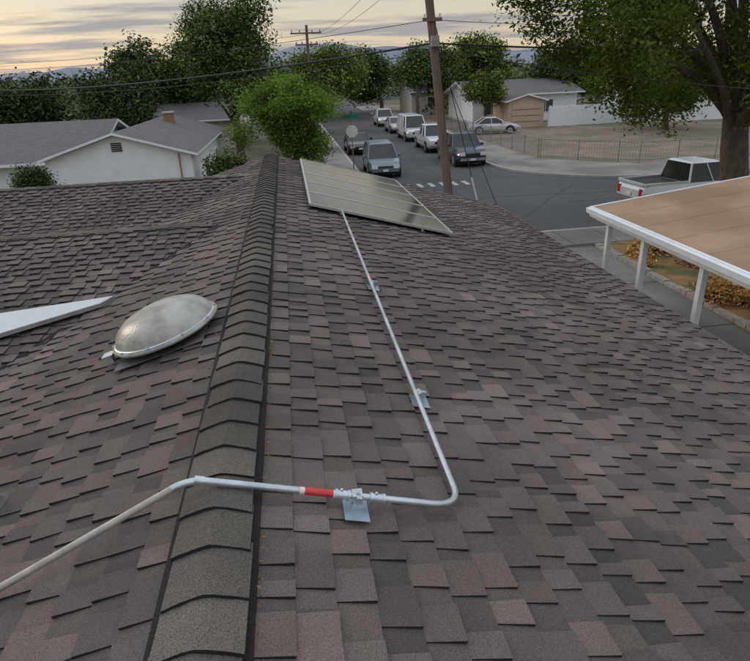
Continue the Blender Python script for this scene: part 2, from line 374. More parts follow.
for a in (3.6,.6,2.2,5.2):
    mb.tube([T@Vector((.33*math.cos(a),.33*math.sin(a),.02)),T@Vector((.36*math.cos(a),.36*math.sin(a),.1))],.009,'black',8)
mb.box(-.43,-.40,-.15,-.10,.026,.09,'galv',T); mb.box(-.46,-.38,-.17,-.08,.09,.098,'galv',T)
mb.obj("brackets",dome)
mb=MB(); px,py=-1.66,2.62
T=Matrix.Translation((px,py,zr(px))); mb.revolve([(.10,.028),(.06,.05),(.045,.07),(.04,.11),(.03,.11),(.0005,.09)],'greyroof',T,20); mb.obj("plumbing_vent_pipe")
mb=MB(); rs=random.Random(3)
for i in range(300):
    if i<190: y=1.0+8*rs.random()**1.6; x=RX+.172+abs(rs.gauss(0,.012)); z=zr(x)+.032
    elif i<220: y=rs.uniform(1,12); x=RX-.18-abs(rs.gauss(0,.012)); z=zr(x)+.032
    else: y=rs.uniform(1,12); x=rs.uniform(-1.8,4.2); z=zr(x)+.028
    if i>=220 and x<-.6 and y>6: continue
    L=rs.uniform(.006,.016)*(1 if i<220 else .8); a=rs.uniform(0,6.3); ca,sa=math.cos(a),math.sin(a)
    c=jit(rs.choice([(.18,.10,.04),(.11,.06,.03),(.22,.14,.07),(.07,.045,.025)]),.2)
    pts=[]
    for (u,w,hh) in ((-L,0,0),(0,-L*.35,rs.uniform(0,.006)),(L,0,rs.uniform(0,.01)),(0,L*.35,rs.uniform(0,.006))): pts.append((x+u*ca-w*sa,y+u*sa+w*ca,z+hh))
    mb.quad(pts,'dryleaf',c)
mb.obj("dry_leaves")
# ------------------------------------------------------------------ ground, streets
mb=MB(); mb.quad([(-6000,-3000,0),(6000,-3000,0),(6000,9000,0),(-6000,9000,0)],'ground'); mb.obj("ground")
X0,X1=4.1,12.2; Y0,Y1=19.8,29.0
def arc(cx,cy,r,a0,a1,n=14): return [(cx+r*math.cos(math.radians(a0+(a1-a0)*i/n)),cy+r*math.sin(math.radians(a0+(a1-a0)*i/n))) for i in range(n+1)]
mb=MB(); mb.quad([(X0,Y0,.004),(X1,Y0,.004),(X1,110,.004),(X0,110,.004)],'asphalt')
cor=arc(19.2,36,7,180,270); mb.quad([(p[0],p[1],.004) for p in [(12.2,29)]+[(x,y) for x,y in reversed(cor)]],'asphalt')
mb.quad([(X1,Y0,.004),(150,Y0,.004),(150,Y1,.004),(X1,Y1,.004)],'asphalt')
mb.quad([(4.1,110,.004),(12.2,110,.004),(30,150,.004),(21,152,.004)],'asphalt')
mb.obj("road")
mb=MB()
for i in range(6): mb.box(5.9+i*.62,6.15+i*.62,30.4,31.5,.0045,.008,'roadpaint')
mb.obj("crosswalk_markings")
mb=MB(); rs=random.Random(4)
def crack(p,q,n=24,w=.05):
    p=Vector((*p,.0085));q=Vector((*q,.0085)); d=(q-p).normalized(); sd_=Vector((-d.y,d.x,0)); off=0; prev=None
    for i in range(n+1):
        off+=rs.uniform(-.12,.12); c=p.lerp(q,i/n)+sd_*off; ww=w*rs.uniform(.5,1.2); cur=(c-sd_*ww/2,c+sd_*ww/2)
        if prev: mb.quad([prev[0],cur[0],cur[1],prev[1]],'sealer')
        prev=cur
crack((8.2,20),(8.3,30.2),w=.07); crack((8.3,32),(8.0,75),60,.08); crack((12,24.6),(45,24.3),60,.08); crack((9,22.3),(14,28.4)); crack((4.4,27),(15.5,26.4),30,.06); crack((16,20.5),(17.5,28.6)); crack((21,20.5),(20.5,28.6)); crack((4.4,41),(12,42)); crack((4.4,52),(12,51))
mb.obj("road_crack_sealing")
def sidewalk(name,outer,inner):
    mb=MB(); mb.prism(outer,0,.13,'kerb'); mb.prism(inner,.0,.138,'concrete'); return mb.obj(name)
outer=arc(19.2,36,7,180,270)+[(150,29),(150,32.6),(20,32.6)]+[(15.6,37),(15.6,110),(12.2,110)]
out_in=arc(19.2,36,6.82,180,270)+[(150,29.18),(150,32.6),(20,32.6)]+[(15.6,37),(15.6,110),(12.38,110)]
sidewalk("sidewalk",outer,out_in)
mb=MB(); mb.prism([(15.6,37)]+[(20,32.6),(150,32.6),(150,110),(15.6,110)],0,.12,'dirt'); mb.obj("dirt_yard")
mb=MB(); mb.prism([(5.2,17.9),(150,17.9),(150,19.8),(5.2,19.8)],0,.13,'kerb'); mb.prism([(5.2,17.8),(150,17.8),(150,19.62),(5.2,19.62)],0,.138,'concrete')
for i in range(30): mb.box(6+i*1.5,6.02+i*1.5,17.8,19.6,.1385,.1405,'cutedge')
mb.obj("sidewalk")
mb=MB(); mb.prism([(2.3,17.8),(4.1,17.8),(4.1,110),(2.3,110)],0,.13,'kerb'); mb.prism([(2.3,17.8),(3.92,17.8),(3.92,110),(2.3,110)],0,.138,'concrete'); mb.obj("sidewalk")
mb=MB(); mb.prism([(-14,20),(2.29,20),(2.29,110),(-14,110)],0,.1,'ground'); mb.obj("front_yard")
mb=MB(); mb.prism([(5.6,-4),(9.6,-4),(9.6,17.78),(5.6,17.78)],0,.06,'concrete')
for y in (2,5,8,11,14): mb.box(5.6,9.6,y-.012,y+.012,.0605,.063,'cutedge')
mb.obj("driveway")
mb=MB(); mb.prism([(9.82,4),(30,4),(30,17.78),(9.82,17.78)],0,.12,'drygrass'); mb.obj("planting_bed")
mb=MB(); rs=random.Random(9)
y=4
while y<17.5:
    L=rs.uniform(.22,.4); mb.box(9.61+rs.uniform(0,.02),9.81,y,y+L-.02,.0,.14+rs.uniform(0,.06),'stone'); y+=L
mb.obj("stone_planter_edging")
# ------------------------------------------------------------------ canopy
can=empty("patio_cover")
cx0,cx1,cy0,cy1=6.25,11.3,3.5,11.7; zc0=CAMZ-2.8; sl=.115
T=Matrix.Translation((cx0,0,zc0))@Matrix.Rotation(-math.atan(sl),4,'Y')
W=cx1-cx0
mb=MB(); mb.box(.0,W,cy0,cy1,-.02,0.0,'tanroof',T)
for i in range(1,9): mb.box(0.01,W,cy1-i*.92-.010,cy1-i*.92+.010,.001,.004,'tanroof',T)
mb.obj("roof_sheet",can)
mb=MB(); mb.box(-.05,-.002,cy0,cy1+.05,-.2,.012,'white',T); mb.box(-.002,W,cy1+.002,cy1+.05,-.2,.012,'white',T)
mb.box(.08,.14,cy0,cy1,-.3,-.022,'white',T)
for i in range(12): mb.box(.142,W,cy1-.3-i*.68,cy1-.25-i*.68,-.16,-.022,'white',T)
mb.box(-.13,-.052,cy0,cy1+.05,-.1,-.002,'white',T)
mb.obj("fascia_beams",can)
mb=MB()
for y in (11.2,9.9,8.2,6.3,4.3): mb.box(6.35,6.45,y-.05,y+.05,.06,zc0-.28,'white')
for y in (11.2,7.5,4.3): mb.box(10.65,10.75,y-.05,y+.05,.061,zc0+.2,'white')
mb.obj("posts",can)
# ------------------------------------------------------------------ trees
def leaves_mesh(name,cl,nleaf,size,cA,cB,rng,parent,droop=.0,flat=.5,mat='leaffar'):
    cs_=np.array([c[0] for c in cl]); rs_=np.array([c[1] for c in cl],dtype=float)
    w=rs_**2.2; w/=w.sum(); idx=rng.choice(len(cl),size=nleaf,p=w)
    d=rng.normal(size=(nleaf,3)); d/=np.linalg.norm(d,axis=1)[:,None]
    rad=rs_[idx]*(rng.random(nleaf)**(1/2.4))*(1+.22*rng.normal(size=nleaf))
    p=cs_[idx]+d*rad[:,None]*np.array([1,1,.78]); p[:,2]-=droop*np.abs(rng.normal(size=nleaf))*rs_[idx]
    nt_=max(nleaf//18,1); tw=rng.integers(0,nt_,size=nleaf)
    ai=rng.integers(0,nleaf,size=nt_); anchors=p[ai]; tb=rng.uniform(.65,1.4,nt_)
    on=rng.random(nleaf)<.75
    p=np.where(on[:,None],anchors[tw]+rng.normal(size=(nleaf,3))*size*2.2*np.array([1,1,.75]),p)
    cidx=np.where(on,idx[ai][tw],idx)
    p[:,2]=np.maximum(p[:,2],.16)
    n=rng.normal(size=(nleaf,3)); n[:,2]=np.abs(n[:,2])+flat; n/=np.linalg.norm(n,axis=1)[:,None]
    a=np.cross(n,rng.normal(size=(nleaf,3))); a/=np.linalg.norm(a,axis=1)[:,None]; b=np.cross(n,a)
    s=size*rng.uniform(.6,1.3,nleaf)[:,None]
    v=np.stack([p-a*s, p-b*s*.45+n*s*.12, p+a*s, p+b*s*.45+n*s*.12],axis=1).reshape(-1,3)
    me=bpy.data.meshes.new(name); me.vertices.add(nleaf*4); me.vertices.foreach_set("co",v.ravel())
    me.loops.add(nleaf*4); me.loops.foreach_set("vertex_index",np.arange(nleaf*4)); me.polygons.add(nleaf)
    me.polygons.foreach_set("loop_start",np.arange(0,nleaf*4,4)); me.update(calc_edges=True)
    cl_b=rng.uniform(.6,1.35,len(cl)); t=rng.random(nleaf)[:,None]
    k=cl_b[cidx]*np.where(on,tb[tw],1)*rng.uniform(.8,1.2,nleaf)*(1.25 if mat=='leaffar' else 1)
    col=(np.array(cA)*(1-t)+np.array(cB)*t)*k[:,None]
    col=np.concatenate([col,np.ones((nleaf,1))],1).astype(np.float32); col=np.repeat(col,4,axis=0)
    ca=me.color_attributes.new("Col",'FLOAT_COLOR','CORNER'); ca.data.foreach_set("color",col.ravel())
    me.materials.append(M[mat]); o=bpy.data.objects.new(name,me); SC.collection.objects.link(o)
    if parent: o.parent=parent
    return o
def tree(name,base,th,tr,cl,nleaf,size,cA,cB,seed,droop=0,limbs=9,lean=(0,0),mat='leaffar'):
    rng=np.random.default_rng(seed); e=empty(name); mb=MB()
    B=Vector(base); Tp=B+Vector((lean[0],lean[1],th))
    pts=[B+(Tp-B)*t+Vector((rng.normal()*tr*.25,rng.normal()*tr*.25,0))*(1 if 0<t<1 else 0) for t in (0,.08,.35,.7,1)]
    mb.tube(pts,[tr*1.35,tr*1.05,tr*.92,tr*.85,tr*.75],'bark',12)
    order=sorted(cl,key=lambda c:-c[1])[:limbs]
    for c,r in order:
        c=Vector(c); s=B+(Tp-B)*rng.uniform(.75,1); m=s.lerp(c,.5)+Vector((rng.normal(),rng.normal(),rng.normal()+.6))*.12*(c-s).length
        m1=s.lerp(m,.5)+Vector((0,0,.05*(c-s).length))
        k=min(1,.35+.15*r)
        mb.tube([s,m1,m,c],[tr*.55*k+.02,tr*.42*k+.015,tr*.28*k+.01,.02],'bark',8)
        for q in range(4):
            d=Vector(rng.normal(size=3)).normalized()*r*.8; ss=m.lerp(c,rng.uniform(.1,.9)); mb.tube([ss,ss+d*.5+Vector((0,0,.1*r)),c*.3+(ss+d)*.7],[tr*.12+.01,tr*.07+.008,.006],'bark',5)
    mb.obj("trunk",e); leaves_mesh("foliage",cl,nleaf,size,cA,cB,rng,e,droop,mat=mat); return e
def ell(center,rad,n,rng,rmin,rmax):
    out=[]
    for i in range(n):
        d=rng.normal(size=3); d/=np.linalg.norm(d); k=rng.random()**(1/2.)*.85
        out.append(((center[0]+d[0]*rad[0]*k,center[1]+d[1]*rad[1]*k,center[2]+d[2]*rad[2]*k),rng.uniform(rmin,rmax)))
    return out
R=np.random.default_rng
G1=((.050,.078,.026),(.10,.138,.048)); G2=((.085,.14,.03),(.17,.235,.06)); G3=((.042,.065,.028),(.08,.10,.046)); G4=((.06,.09,.026),(.15,.18,.05))
r=R(11); cl=[]
while len(cl)<74:
    x=r.uniform(7.8,22); y=r.uniform(13.5,24); z=r.uniform(2.5,13.5)
    zl=np.interp(x,[7.8,8.8,9.8,10.6,12.5,14,22],[7.2,6.3,5.4,4.2,4.5,4.8,4.6])
    zh=np.interp(x,[7.8,9,11,14,22],[8.8,11.5,13,13.5,12])
    if z<zl or z>zh or ((x-15)/7.5)**2+((y-18.5)/6)**2>1: continue
    cl.append(((x,y,z),r.uniform(.9,1.6)))
for c in [((11.4,19,4.2),.9),((10.8,19.5,4.8),.9),((12.3,18.4,4.5),1.0),((9.4,20,6.0),.9),((8.6,20.5,6.7),.8),((8.0,20,7.6),.8),((13.5,21,4.7),1.2),((15.5,17,4.8),1.2),((16.5,18.5,4.5),1.2),((13.6,16.6,5.6),1.1)]: cl.append(c)
tree("shade_tree",(14.9,18.2,.12),3.8,.48,cl,120000,.082,*G4,21,droop=.17,limbs=24,lean=(-.5,.2),mat='leaf')
tree("tall_tree",(-3.4,43,.1),3.0,.3,ell((-3.3,43,7.2),(3.3,3.3,4.8),38,R(5),1.0,1.7),40000,.11,*G1,31)
tree("bright_tree",(.3,36,.1),2,.18,ell((-.1,36,3.3),(3.2,2.8,2.4),30,R(6),.7,1.2),28000,.095,*G2,32,mat='leaf')
tree("street_tree",(.6,50,.1),2,.2,ell((.9,50,3.8),(2.6,2.8,2.6),18,R(7),.9,1.4),15000,.14,*G1,33)
tree("street_tree",(2.6,64,.1),3,.25,ell((4.4,66,5.3),(4.2,4,3.0),24,R(8),1.1,1.8),18000,.17,*G4,34)
tree("street_tree",(3,84,.1),3,.25,ell((6.4,86,5.6),(5,4,3.2),24,R(28),1.3,2.2),15000,.22,*G4,44)
tree("street_tree",(14,92,.1),3,.3,ell((12.4,94,5.4),(5,5,3.4),26,R(9),1.3,2.3),16000,.24,*G1,35)
tree("street_tree",(15.2,72,.1),3,.25,ell((17.0,75,5.8),(3.8,3.6,3.1),26,R(10),1.1,1.9),18000,.19,*G1,36)
tree("street_tree",(25,78,.1),3,.25,ell((25,80,5.8),(4.8,4,3.0),24,R(12),1.1,1.9),15000,.21,*G4,37)
tree("yard_tree",(19.6,60,.1),2,.15,ell((19.4,60,3.6),(2.0,2,1.9),14,R(82),.7,1.2),9000,.14,*G4,83)
tree("yard_tree",(33,70,.1),3,.25,ell((33,70,5.2),(5,4,3.2),24,R(52),1.2,2),15000,.2,*G3,57)
tree("yard_tree",(-11,42,.1),3,.25,ell((-11,43,4.3),(3.0,3,2.5),18,R(13),1,1.6),16000,.14,*G3,38)
tree("yard_tree",(-21,46,.1),3,.3,ell((-20,46,4.0),(5.5,4,2.6),26,R(14),1.2,1.9),20000,.16,*G3,39)
tree("yard_tree",(-28,52,.1),3,.3,ell((-29,52,4.6),(5.5,4,3.2),24,R(64),1.2,2.1),18000,.18,*G3,69)
tree("yard_tree",(-8,60,.1),3,.3,ell((-9,60,5.6),(3.4,4,3.4),20,R(15),1.2,1.9),15000,.19,*G1,40)
tree("yard_tree",(-14.5,70,.1),3,.3,ell((-14.5,70,6.2),(3.4,4,3.8),20,R(75),1.2,1.9),13000,.21,*G3,70)
tree("yard_tree",(32,49,.1),3,.25,ell((32,49,4.2),(4.5,4,3.0),20,R(17),1.1,1.9),16000,.16,*G1,41)
leaves_mesh("round_shrub",ell((-8.15,20.5,2.75),(.55,.6,.75),12,R(19),.35,.55),9000,.05,*G3,R(43),None)
leaves_mesh("shrub",ell((-2.4,26,1.9),(.9,.9,.9),9,R(20),.4,.7),6000,.08,*G1,R(44),None)
r=R(50); cl=[]
for i in range(330):
    y=r.uniform(95,260); x=r.uniform(-1.05,1.3)*y; rr=r.uniform(2.2,4.5); cl.append(((x,y,r.uniform(1.5,4.6)+ (y-95)*.004),rr))
for i in range(90):
    y=r.uniform(52,90); x=r.uniform(-1.0,-.22)*y; cl.append(((x,y,r.uniform(1.5,4.0)),r.uniform(1.6,2.6)))
for i in range(45):
    y=r.uniform(78,110); x=r.uniform(.24,.62)*y; cl.append(((x,y,r.uniform(1.5,5.0)),r.uniform(1.8,2.8)))
leaves_mesh("distant_trees",cl,90000,.44,(.065,.09,.045),(.12,.15,.07),r,None)
r=R(51); cl=[]
for i in range(260):
    y=r.uniform(300,900); x=r.uniform(-1.0,1.2)*y; cl.append(((x,y,r.uniform(2,6)),r.uniform(6,10)))
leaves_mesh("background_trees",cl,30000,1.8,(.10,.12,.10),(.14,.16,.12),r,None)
r=R(61); cl=[]
for i in range(60): cl.append(((r.uniform(10.0,13.5),r.uniform(6,17.4),.25),r.uniform(.18,.38)))
leaves_mesh("dry_grass_planting",cl,16000,.06,(.28,.16,.06),(.40,.25,.10),r,None)
cl=[((r.uniform(10.0,13.5),r.uniform(7,17.4),.3),r.uniform(.18,.35)) for i in range(8)]
leaves_mesh("low_green_plants",cl,4000,.05,*G4,r,None)
# hills
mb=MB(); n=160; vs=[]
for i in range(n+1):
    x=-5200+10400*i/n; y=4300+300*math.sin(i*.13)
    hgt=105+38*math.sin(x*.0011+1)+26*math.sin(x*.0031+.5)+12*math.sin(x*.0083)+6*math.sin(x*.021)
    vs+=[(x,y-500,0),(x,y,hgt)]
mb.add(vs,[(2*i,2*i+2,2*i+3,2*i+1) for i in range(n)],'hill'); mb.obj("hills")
# ------------------------------------------------------------------ houses
def gable(mb,x0,x1,y0,y1,h,rise,wall,roof,ov=.5,axis='y',th=.12):
    z=h+rise
    mb.box(x0,x1,y0,y1,0,h,wall)
    if axis=='y':
        c=(x0+x1)/2; k=rise/((x1-x0)/2); ex=ov
        mb.add([(x0,y0,h+.001),(x1,y0,h+.001),(c,y0,z),(x0,y1,h+.001),(x1,y1,h+.001),(c,y1,z)],[(0,1,2),(3,5,4)],wall)
        for sg,xe in ((-1,x0-ex),(1,x1+ex)):
            a=(c,y0-ov,z+.02);b=(xe,y0-ov,h-k*ex+.02);c2=(xe,y1+ov,h-k*ex+.02);d=(c,y1+ov,z+.02)
            top=[tuple(Vector(p)+Vector((0,0,th))) for p in (a,b,c2,d)]
            mb.quad(top if sg<0 else top[::-1],roof); mb.quad([a,b,c2,d],'white')
            mb.quad([a,b,top[1],top[0]],'white'); mb.quad([b,c2,top[2],top[1]],'white'); mb.quad([c2,d,top[3],top[2]],'white')
    else:
        c=(y0+y1)/2; k=rise/((y1-y0)/2); ex=ov
        mb.add([(x0,y0,h+.001),(x0,y1,h+.001),(x0,c,z),(x1,y0,h+.001),(x1,y1,h+.001),(x1,c,z)],[(0,1,2),(3,5,4)],wall)
        for sg,ye in ((-1,y0-ex),(1,y1+ex)):
            a=(x0-ov,c,z+.02);b=(x0-ov,ye,h-k*ex+.02);c2=(x1+ov,ye,h-k*ex+.02);d=(x1+ov,c,z+.02)
            top=[tuple(Vector(p)+Vector((0,0,th))) for p in (a,b,c2,d)]
            mb.quad(top,roof); mb.quad([a,b,c2,d],'white')
            mb.quad([a,b,top[1],top[0]],'white'); mb.quad([b,c2,top[2],top[1]],'white'); mb.quad([c2,d,top[3],top[2]],'white')
def window(mb,x,y,z,w,h,face='y-'):
    if face=='y-':
        mb.box(x-w/2-.07,x+w/2+.07,y-.04,y+.0,z-.07,z+h+.07,'white'); mb.box(x-w/2,x+w/2,y-.05,y-.041,z,z+h,'winglass'); mb.box(x-.02,x+.02,y-.06,y-.051,z,z+h,'white')
    else:
        mb.box(x,x+.04,y-w/2-.07,y+w/2+.07,z-.07,z+h+.07,'white'); mb.box(x+.041,x+.05,y-w/2,y+w/2,z,z+h,'winglass'); mb.box(x+.051,x+.06,y-.02,y+.02,z,z+h,'white')
nh=empty("white_house")
mb=MB(); gable(mb,-9.4,-3.9,25,37,2.95,.82,'whitewall','greyroof',.3,'y',th=.09); mb.obj("gable_wing",nh)
mb=MB(); gable(mb,-22,-8.6,27.5,36,2.7,1.2,'whitewall','greyroof',.5,'x'); mb.obj("main_wing",nh)
mb=MB(); window(mb,-3.9,29,1.2,1.2,1.1,'x'); window(mb,-3.9,33.5,.2,1.0,2.0,'x')
for k in range(5): mb.box(-6.85,-6.45,24.96,24.985,3.17+k*.07,3.21+k*.07,'cutedge')
mb.obj("windows",nh)
mb=MB(); mb.box(-6.2,-5.75,33,33.5,3.3,4.1,'brick'); mb.box(-6.25,-5.70,32.95,33.55,4.101,4.17,'kerb'); mb.obj("chimney",nh)
mb=MB(); mb.tube([(-4.35,24.9,0),(-4.35,24.9,3.0)],.03,'brick',8); mb.obj("downpipe",nh)
mb=MB(); gable(mb,-30,-19,48,56,2.7,1.4,'cream','greyroof',.5,'x'); window(mb,-25,48,1,1.6,1.1); mb.obj("cream_house")
mb=MB(); gable(mb,-13,-4.5,54,62,2.5,1.1,'cream','greyroof',.5,'x'); window(mb,-8,54,1,1.6,1.1); mb.obj("cream_house")
mb=MB()
for i in range(40): mb.box(-18+i*.2,-18+i*.2+.185,21.0,21.03,.02,2.95+.02*math.sin(i*3.1),'redwood')
mb.box(-18,-10,21.031,21.08,.4,.5,'redwood'); mb.box(-18,-10,21.031,21.08,2.3,2.4,'redwood'); mb.obj("wood_fence")
h2=MB(); gable(h2,19.5,31,64,74,2.9,1.2,'whitewall','greyroof',.6,'x'); window(h2,21.5,64,1,1.6,1.2); window(h2,27.5,64,1,1.6,1.2); h2.obj("white_bungalow")
h3=MB(); gable(h3,21,24.6,57.5,62,2.5,.5,'peach','greyroof',.3,'y'); h3.box(21.4,24.2,57.42,57.48,.12,2.2,'peach')
for z in (.65,1.2,1.75): h3.box(21.4,24.2,57.40,57.418,z-.015,z+.015,'cutedge')
h3.obj("garage")
h4=MB(); gable(h4,17,27,84,93,3.0,1.6,'cream','greyroof',.5,'x'); window(h4,20,84,1,1.6,1.2); h4.obj("cream_house")
h5=MB(); gable(h5,34,47,55,64,3.0,1.4,'whitewall','greyroof',.5,'x'); window(h5,37,55,1,1.6,1.2); window(h5,43,55,1,1.6,1.2); h5.obj("white_house")
h6=MB(); gable(h6,-6,1,84,94,3.0,1.6,'whitewall','greyroof',.5,'x'); h6.obj("white_house")
wl=MB(); wl.box(24.9,34,57.0,57.18,.12,1.9,'white')
for i in range(6): wl.box(24.9+i*1.8,25.1+i*1.8,56.95,56.998,.12,2.0,'white')
wl.obj("garden_wall")
mb=MB(); fp=[(15.9,64),(15.9,37.2),(20.2,33.0),(60,33.0)]
for a,b in zip(fp[:-1],fp[1:]):
    a=Vector((*a,.12));b=Vector((*b,.12));L=(b-a).length;d=(b-a)/L
    for z in (1.15,.15): mb.tube([a+Vector((0,0,z)),b+Vector((0,0,z))],.022,'fencewire',6)
    k=0
    while k<L:
        p=a+d*k; mb.tube([p,p+Vector((0,0,1.25))],.04,'fencewire',6); k+=2.4
    k=0
    while k<L:
        p=a+d*k; mb.tube([p+Vector((0,0,.1)),p+Vector((0,0,1.15))],.010,'fencewire',3,cap=False,smooth=False); k+=.16
mb.obj("yard_fence")
# ------------------------------------------------------------------ poles & wires
pole=empty("utility_pole")
pb=Vector((5.3,20,0)); 
def pp(z): return pb+Vector((-.112*z,0,z))+Vector((.177,0,0))
mb=MB(); mb.tube([pp(0),pp(5),pp(10.5)],[.165,.145,.12],'wood',14)
mb.box(-1.2,1.2,-.06,.06,-.06,.06,'wood',Matrix.Translation(pp(9.3)+Vector((0,-.15,0))))
mb.box(-.3,.3,-.05,.05,-.05,.05,'wood',Matrix.Translation(pp(7.0)+Vector((0,-.15,0))))
for x in (-1.05,-.5,.5,1.05): mb.tube([pp(9.3)+Vector((x,-.15,.06)),pp(9.3)+Vector((x,-.15,.2))],.035,'label',8)
for x in (-.24,.24): mb.tube([pp(7.0)+Vector((x,-.15,.05)),pp(7.0)+Vector((x,-.15,.16))],.03,'label',8)
mb.tube([pp(6.3)+Vector((.14,-.05,-1.2)),pp(8.8)+Vector((.13,-.05,0))],.03,'fencewire',6)
mb.box(-.12,.12,-.3,-.14,-.15,.15,'fencewire',Matrix.Translation(pp(6.4)))
mb.obj("pole",pole)
mb=MB(); G0=Vector((6.75,20.2,0)); mb.tube([pp(7.6),G0],.014,'wire',6); mb.tube([G0.lerp(pp(7.6),.02),G0.lerp(pp(7.6),.28)],.03,'label',8)
mb.tube([pp(6.3),Vector((7.7,20.6,0))],.012,'wire',6)
mb.obj("guy_wires",pole)
def catenary(mb,a,b,sag,r,n=28):
    a=Vector(a);b=Vector(b); mb.tube([a.lerp(b,i/n)-Vector((0,0,sag*4*(i/n)*(1-i/n))) for i in range(n+1)],r,'wire',5,cap=False)
mb=MB()
catenary(mb,pp(6.35),(-38,62,7.2),1.3,.036); catenary(mb,pp(6.1),(-38,62,6.9),1.3,.014)
catenary(mb,pp(7.0),(-38,62,8.4),1.1,.010); catenary(mb,pp(9.4),(2.6,64,9.2),.8,.010); catenary(mb,pp(9.4)+Vector((1,0,0)),(3.4,64,9.2),.8,.010)
catenary(mb,pp(6.35),(42,28,7.4),.9,.030); catenary(mb,pp(7.0),(42,28,8.4),.9,.010); catenary(mb,pp(9.4),(42,28,10.2),.8,.010)
catenary(mb,pp(6.9),(16.5,60,4.6),.6,.010); catenary(mb,pp(6.2),(16,8,4.5),.4,.012)
catenary(mb,pp(9.4),(-20,14,11.5),.6,.010)
catenary(mb,(2.6,64,9.2),(-60,90,9.4),1.2,.018); catenary(mb,(2.6,64,8.2),(60,80,8.4),1.2,.018)
mb.obj("overhead_wires")
mb=MB(); mb.tube([(2.6,64,0),(2.7,64,10)],[.17,.13],'wood',10)
for z,w in ((9.3,1.5),(8.3,1.1)):
    mb.box(2.6-w,2.6+w,63.8,63.92,z-.07,z+.07,'wood')
    for x in (-w*.9,-w*.4,w*.4,w*.9): mb.tube([(2.6+x,63.86,z+.07),(2.6+x,63.86,z+.28)],.05,'wood',6)
mb.obj("utility_pole")
mb=MB(); sx,sy=3.85,37.5
mb.tube([(sx,sy,0.13),(sx,sy,3.1)],.035,'fencewire',8)
def octo(yy,k,flip): 
    v=[(sx+.38*math.cos(math.radians(22.5+45*i)),yy,2.35+.38*math.sin(math.radians(22.5+45*i))) for i in range(8)]; mb.quad(v if flip else v[::-1],k)
octo(sy-.045,'label',True); octo(sy-.038,'signred',False)
mb.box(sx-.5,sx+.5,sy-.01,sy+.01,3.11,3.32,'signgreen'); mb.box(sx-.01,sx+.01,sy-.45,sy+.45,3.33,3.54,'signgreen')
mb.obj("stop_sign")
